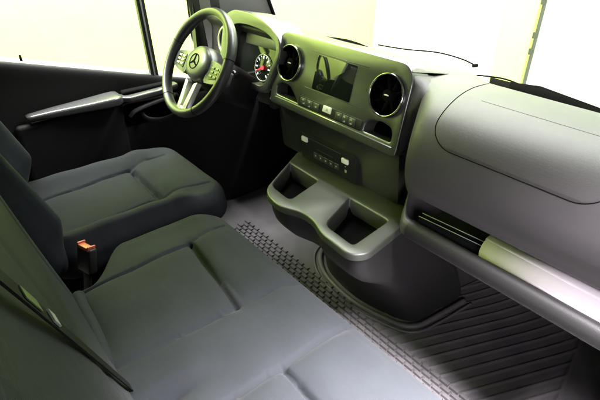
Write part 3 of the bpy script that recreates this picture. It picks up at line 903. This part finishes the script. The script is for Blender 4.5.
# armrest
bm = bmesh.new()
def loft(bm, secs):
    rr = [[bm.verts.new(p) for p in s_] for s_ in secs]
    for A, B in zip(rr, rr[1:]):
        for k in range(len(A)): bm.faces.new((A[k], A[(k+1) % len(A)], B[(k+1) % len(A)], B[k]))
    bm.faces.new(rr[0]); bm.faces.new(rr[-1])
secs = []
for y, z, w, h in ((-.705, .665, .020, .006), (-.69, .665, .026, .010), (-.62, .667, .034, .014), (-.50, .671, .048, .016), (-.42, .674, .056, .018), (-.39, .675, .056, .018), (-.372, .675, .048, .014), (-.366, .675, .035, .008)):
    c = -.865+w-.004
    secs.append([(c+u, y, z+v) for u, v in rrect(-w, w*.75, -h, h, min(h*.9, .011), 4)])
loft(bm, secs)
m_, nt_, p_ = new_mat('armrest_silver'); p_.inputs['Base Color'].default_value = (.045, .045, .045, 1); p_.inputs['Roughness'].default_value = .27; p_.inputs['Specular IOR Level'].default_value = .7
M['arm'] = m_
arm = link('armrest', bm, 'arm', door)
bm = bmesh.new()
tube(bm, [(-.818+.0*y, y, z) for y, z in ((-.70, .652), (-.60, .655), (-.45, .660), (-.385, .662))], .003, 6); link('armrest_seam', bm, 'gap', arm)
bm = bmesh.new(); box(bm, -.872, -.838, -.75, -.36, .30, .640, .014); link('door_pocket_panel', bm, 'door', door)
# forward grab rail + pull handle, recess shade as solid near-black blocks
bm = bmesh.new(); secs = []
for y, z, w in ((-.372, .664, .030), (-.33, .660, .040), (-.22, .664, .038), (-.12, .668, .030)):
    secs.append([(-.872+w+u, y, z+v) for u, v in rrect(-w, w*.6, -.014, .010, .008, 4)])
loft(bm, secs); grab = link('grab_rail', bm, 'arm', door)
bm = bmesh.new(); box(bm, -.878, -.842, -.350, -.165, .668, .686, .008); link('rail_shade', bm, 'gap', grab)
bm = bmesh.new(); tube(bm, catmull([(-.83, -.345, .585), (-.822, -.32, .607), (-.825, -.25, .620), (-.83, -.13, .632)], 6), .009, 10, flat=.6); link('trim_bar', bm, 'arm', door)
bm = bmesh.new(); tube(bm, catmull([(-.85, -.29, .585), (-.825, -.275, .560), (-.82, -.22, .545), (-.825, -.16, .548), (-.85, -.13, .56)], 6), .011, 10, flat=.7); link('door_handle', bm, 'black', door)
bm = bmesh.new(); box(bm, -.895, -.855, -.355, -.10, .53, .625, .015); link('handle_shade', bm, 'gap', door)  # solid dark block in place of the shaded hollow
# lock pin
bm = bmesh.new(); tube(bm, [(-.915, -.655, .835), (-.915, -.655, .868)], [.005, .004], 8); link('lock_pin', bm, 'gap', door)
# divider bar of the window, quarter glass frame, glass
def bar3(bm, a, b, w, d_):
    a, b = Vector(a), Vector(b); t = (b-a).normalized(); s_ = Vector((0, 1, 0)); s_ = (s_-t*s_.dot(t)).normalized(); q = t.cross(s_)
    v = [bm.verts.new(p+s_*i*w/2+q*j*d_/2) for p in (a, b) for i, j in ((-1, -1), (1, -1), (1, 1), (-1, 1))]
    for k in range(4): bm.faces.new((v[k], v[(k+1) % 4], v[4+(k+1) % 4], v[4+k]))
    bm.faces.new(v[:4]); bm.faces.new(v[4:][::-1])
bm = bmesh.new(); bar3(bm, (-.915, -.190, .70), (-.87, -.235, 1.52), .012, .02); bar3(bm, (-.915, -.170, .70), (-.87, -.215, 1.52), .012, .02)
dv = link('window_divider', bm, 'seal', door, smooth=False)
bm = bmesh.new(); bar3(bm, (-.912, -.181, .70), (-.867, -.226, 1.52), .006, .022); link('divider_strip', bm, 'speck', dv, smooth=False)
bm = bmesh.new()
bar3(bm, (-.91, .03, .66), (-.83, .0, 1.50), .014, .03); fr_ = link('window_frame', bm, 'seal', door, smooth=False)
bm = bmesh.new(); bm.faces.new([bm.verts.new(p) for p in ((-.918, -1.1, .95), (-.918, .10, .62), (-.845, .02, 1.5), (-.845, -1.1, 1.5))])
link('window_glass', bm, 'glass', door, smooth=False)

# ------------------------------------------------------------------ CAB SHELL
cab = thing('van_cab', 'grey interior shell of the van with pillars, headliner and windscreen', 'van cab')
# A-pillar on the driver's side, door jamb strips
bm = bmesh.new()
a0, a1 = Vector((-.86, .43, .80)), Vector((-.72, -.02, 1.62))
def pil(bm, P0, P1):
    v0 = [bm.verts.new(p) for p in P0]; v1 = [bm.verts.new(p) for p in P1]; n = len(P0)
    for k in range(n): bm.faces.new((v0[k], v0[(k+1) % n], v1[(k+1) % n], v1[k]))
    bm.faces.new(v0); bm.faces.new(v1[::-1])
pil(bm, [(-.865, .15, .78), (-.80, .41, .80), (-.84, .46, .80), (-.92, .20, .78)], [(-.76, -.20, 1.66), (-.68, -.02, 1.66), (-.72, .01, 1.66), (-.81, -.17, 1.66)])
ap = link('windscreen_pillar', bm, 'trim', cab, smooth=False)
bm = bmesh.new(); tube(bm, [(-.798, .415, .80), (-.675, -.015, 1.66)], .008, 8); link('pillar_seal', bm, 'gap', ap)
bm = bmesh.new(); pil(bm, [(-.905, .045, .70), (-.87, .075, .70), (-.89, .09, .70), (-.93, .06, .70)], [(-.82, -.10, 1.6), (-.79, -.075, 1.6), (-.80, -.06, 1.6), (-.84, -.085, 1.6)])
link('door_jamb', bm, 'seal', cab, smooth=False)
bm = bmesh.new(); pil(bm, [(-.87, .078, .70), (-.852, .118, .70), (-.88, .13, .70), (-.90, .09, .70)], [(-.79, -.07, 1.6), (-.772, -.03, 1.6), (-.80, -.02, 1.6), (-.82, -.06, 1.6)])
link('jamb_plate', bm, 'silver', cab, smooth=False)
bm = bmesh.new(); pil(bm, [(-.858, .120, .70), (-.845, .16, .70), (-.88, .17, .70), (-.89, .13, .70)], [(-.772, -.03, 1.6), (-.76, .0, 1.6), (-.80, .02, 1.6), (-.80, -.02, 1.6)])
link('jamb_seal', bm, 'panel', cab, smooth=False)
# passenger-side pillar (beyond the frame), roof, bulkhead, lower body
bm = bmesh.new(); pil(bm, [(.955, .30, .60), (.955, .46, .60), (1.0, .46, .60), (1.0, .30, .60)], [(.72, -.10, 1.66), (.72, .0, 1.66), (.80, .0, 1.66), (.80, -.10, 1.66)]); link('windscreen_pillar', bm, 'trim', cab, smooth=False)
bm = bmesh.new(); box(bm, -.86, .86, -1.2, .02, 1.66, 1.70, 0); link('headliner', bm, 'roof', cab, smooth=False)
bm = bmesh.new(); box(bm, -.95, .95, -1.30, -1.24, -.05, 1.70, 0); link('bulkhead', bm, 'trim', cab, smooth=False)
bm = bmesh.new(); box(bm, -.95, -.86, -1.24, -1.02, -.05, 1.68, .0); link('rear_pillar', bm, 'trim', cab, smooth=False)
bm = bmesh.new(); box(bm, -1.0, 1.0, .80, .84, -.05, .56, 0); link('firewall', bm, 'black', cab, smooth=False)
bm = bmesh.new(); box(bm, -.952, -.895, .22, .80, -.05, .66, 0); box(bm, -.954, -.90, .44, .82, .60, .655, 0); link('side_leak_block', bm, 'black', cab, smooth=False)  # unseen filler added to stop light leaking in beside the door
bm = bmesh.new(); box(bm, -.95, .955, .36, .80, .54, .56, 0); link('underdash_leak_block', bm, 'black', cab, smooth=False)  # unseen sheet added to keep windscreen light out of the footwell
for sx in (-1, 1):
    bm = bmesh.new(); box(bm, min(sx*.957, sx*1.0), max(sx*.957, sx*1.0), .28, .80, -.05, .60, 0); link('side_panel', bm, 'black', cab, smooth=False)
# windscreen
bm = bmesh.new(); rws = []
for k in range(21):
    x0 = -.80+1.72*k/20; c = (x0-.06)/.86
    b_ = Vector((x0, .46-.05*c*c, .80)); t_ = Vector((x0*.86, .04-.08*c*c, 1.66)); rws.append([bm.verts.new(b_.lerp(t_, q)) for q in (0, .5, 1)])
for A, B in zip(rws, rws[1:]):
    for j in range(2): bm.faces.new((A[j], A[j+1], B[j+1], B[j]))
link('windscreen', bm, 'glass', cab)
# bonnet beyond the glass (hidden mostly)
bm = bmesh.new(); rws = []
for k in range(17):
    x = -.95+1.9*k/16
    rws.append([bm.verts.new((x, .47+.5*q, .80-.18*q-.05*(x/.95)**4-.08*q*q)) for q in (0, .15, .4, .7, 1)])
for A, B in zip(rws, rws[1:]):
    for j in range(4): bm.faces.new((A[j], A[j+1], B[j+1], B[j]))
link('bonnet', bm, 'body', cab)

# wipers outside
def wiper(pts, lab):
    w = thing('windscreen_wiper', lab, 'wiper')
    bm = bmesh.new(); tube(bm, catmull(pts, 5), .0028, 8); link('wiper_arm', bm, 'gap', w)
    e = Vector(pts[-1]); bm = bmesh.new(); tube(bm, [e+Vector((-.008, 0, -.003)), e+Vector((.008, 0, .002))], .006, 8); link('wiper_tip', bm, 'gap', w)
wiper([(-.24, .46, .858), (-.12, .475, .862), (.02, .475, .878), (.12, .475, .876), (.175, .475, .866)], 'thin black wiper arm arching over the middle of the windscreen base')
wiper([(.19, .45, .842), (.24, .45, .850), (.30, .45, .855), (.36, .45, .848), (.42, .45, .835)], 'short dark wiper arm at the passenger end of the windscreen base')

# exterior mirror of the driver door
mir = thing('side_mirror', 'pale exterior mirror with thin dark rim outside the quarter window', 'mirror')
T = Matrix.Translation((-1.13, .15, .91)) @ Matrix.Rotation(R(-15), 4, 'Z')
bm = bmesh.new(); o_ = round_poly([(-.085, -.165), (-.10, .23), (.10, .23), (.095, -.16)], .03, 6)
rr = []
for k_, d_ in ((1., -.01), (1.02, .02), (.9, .07), (.6, .10)): rr.append([bm.verts.new(T @ Vector((u*k_, d_, v*k_))) for u, v in o_])
for A, B in zip(rr, rr[1:]):
    for k in range(len(A)): bm.faces.new((A[k], A[(k+1) % len(A)], B[(k+1) % len(A)], B[k]))
bm.faces.new(rr[-1]); link('mirror_housing', bm, 'seal', mir)
bm = bmesh.new(); prism(bm, [(u*.93, v*.96) for u, v in o_], 0, .004, T); link('mirror_glass', bm, 'chrome', mir, auto=30)
bm = bmesh.new(); tube(bm, [T @ Vector((0, .04, -.16)), (-1.04, .10, .70), (-.97, .10, .68)], .02, 10); link('mirror_arm', bm, 'seal', mir)

# ------------------------------------------------------------------ OUTSIDE
bm = bmesh.new(); box(bm, -14, 10, -10, 12, -.75, -.70, 0)
gr = link('ground', bm, 'ground', smooth=False); gr['kind'] = 'structure'
bm = bmesh.new(); box(bm, -3.2, -3.0, -7, 3.5, -.70, 4.2, 0)
tag(link('side_wall', bm, 'walll', smooth=False), 'lime green wall seen through the driver door window', 'wall')
bm = bmesh.new(); box(bm, -3.2, -2.42, 3.5, 3.7, -.70, 4.2, 0)
tag(link('lime_wall', bm, 'wallp', smooth=False), 'pale lime wall seen through the left half of the windscreen', 'wall')
bm = bmesh.new(); box(bm, -.93, 5, 3.54, 3.74, -.70, 4.2, 0)
tag(link('pale_wall', bm, 'wallg', smooth=False), 'pale grey green wall at the far right of the windscreen', 'wall')
bm = bmesh.new(); box(bm, -2.42, -.93, 3.52, 3.72, -.70, 4.2, 0)
tag(link('white_wall', bm, 'wallw', smooth=False), 'white wall between the lime wall and the lime pillar beyond the windscreen', 'wall')
bm = bmesh.new(); box(bm, -1.35, -1.02, 3.40, 3.50, -.70, 4.2, .02)
tag(link('lime_pillar', bm, 'wallq', smooth=False), 'bright lime pillar standing against the white wall beyond the windscreen', 'pillar')
chn = thing('metal_rack_post', 'thin grey slotted post beside the bright lime pillar', 'post')
bm = bmesh.new()
box(bm, -.985, -.970, 3.36, 3.40, -.70, 3.2, 0)
link('post', bm, 'lower', chn, smooth=False)
for k in (1, 5, 6, 8, 9):
    bm = bmesh.new(); box(bm, -.995, -.958, 3.34, 3.362, -.5+k*.14, -.45+k*.14, 0); link('bracket', bm, 'seal', chn, smooth=False)
bm = bmesh.new()   # pale van side beyond
vs = [(-.75, 3.0, -.1), (2.5, 3.0, -.1), (2.5, 3.0, 1.6), (.1, 3.0, 1.4), (-.35, 3.0, .75)]

# ------------------------------------------------------------------ LIGHT
w = bpy.data.worlds.new('World'); S.world = w; w.use_nodes = True
bg = w.node_tree.nodes['Background']; bg.inputs[0].default_value = (.92, .95, 1, 1); bg.inputs[1].default_value = .15
def area(name, loc, target, sx, sy, power, col=(1, 1, 1)):
    l = bpy.data.lights.new(name, 'AREA'); l.shape = 'RECTANGLE'; l.size = sx; l.size_y = sy; l.energy = power; l.color = col
    o = bpy.data.objects.new(name, l); COL.objects.link(o); o.location = loc
    o.rotation_euler = (Vector(target)-Vector(loc)).to_track_quat('-Z', 'Y').to_euler()
    return o
area('side_wall_fill', (-1.9, -1.5, 4.0), (-3.0, -1.2, .8), 5.0, 1.0, 1750, (1, 1, .97))  # unseen lamp added to overexpose the lime side wall
area('front_wall_fill', (-.6, 2.2, 4.0), (-.6, 3.5, .8), 5.0, 1.0, 1000, (1, 1, 1))  # unseen lamp added to brighten the walls ahead
area('windscreen_fill', (.3, 2.4, 3.4), (.1, .2, .8), 2.5, 1.5, 40, (1, .97, 1))  # added fill through the windscreen, no fixture there
area('tray_fill', (1.65, -.85, .95), (.70, -.04, .60), .6, .5, 2.6, (1, .96, .98)).data.spread = R(50)  # low unseen fill added to brighten the paper roll and tray

dl = area('bench_fill', (1.35, -.40, 1.65), (.92, -.53, .42), .4, .4, 105, (1, .95, .99)); dl.data.spread = R(48)  # unseen narrow fill added to brighten the outer bench cushion

# ------------------------------------------------------------------ CAMERA
cam = bpy.data.cameras.new('Camera'); co = bpy.data.objects.new('Camera', cam); COL.objects.link(co)
co.location = (1.0, -.95, 1.30); co.rotation_euler = (R(90-31.8), 0, R(50.6))
cam.sensor_width = 36; cam.lens = 467/600*36; cam.clip_start = .02; cam.clip_end = 100
S.camera = co
S.view_settings.view_transform = 'Standard'; S.view_settings.look = 'None'
S.view_settings.exposure = 0; S.view_settings.gamma = 1
S.cycles.max_bounces = 8
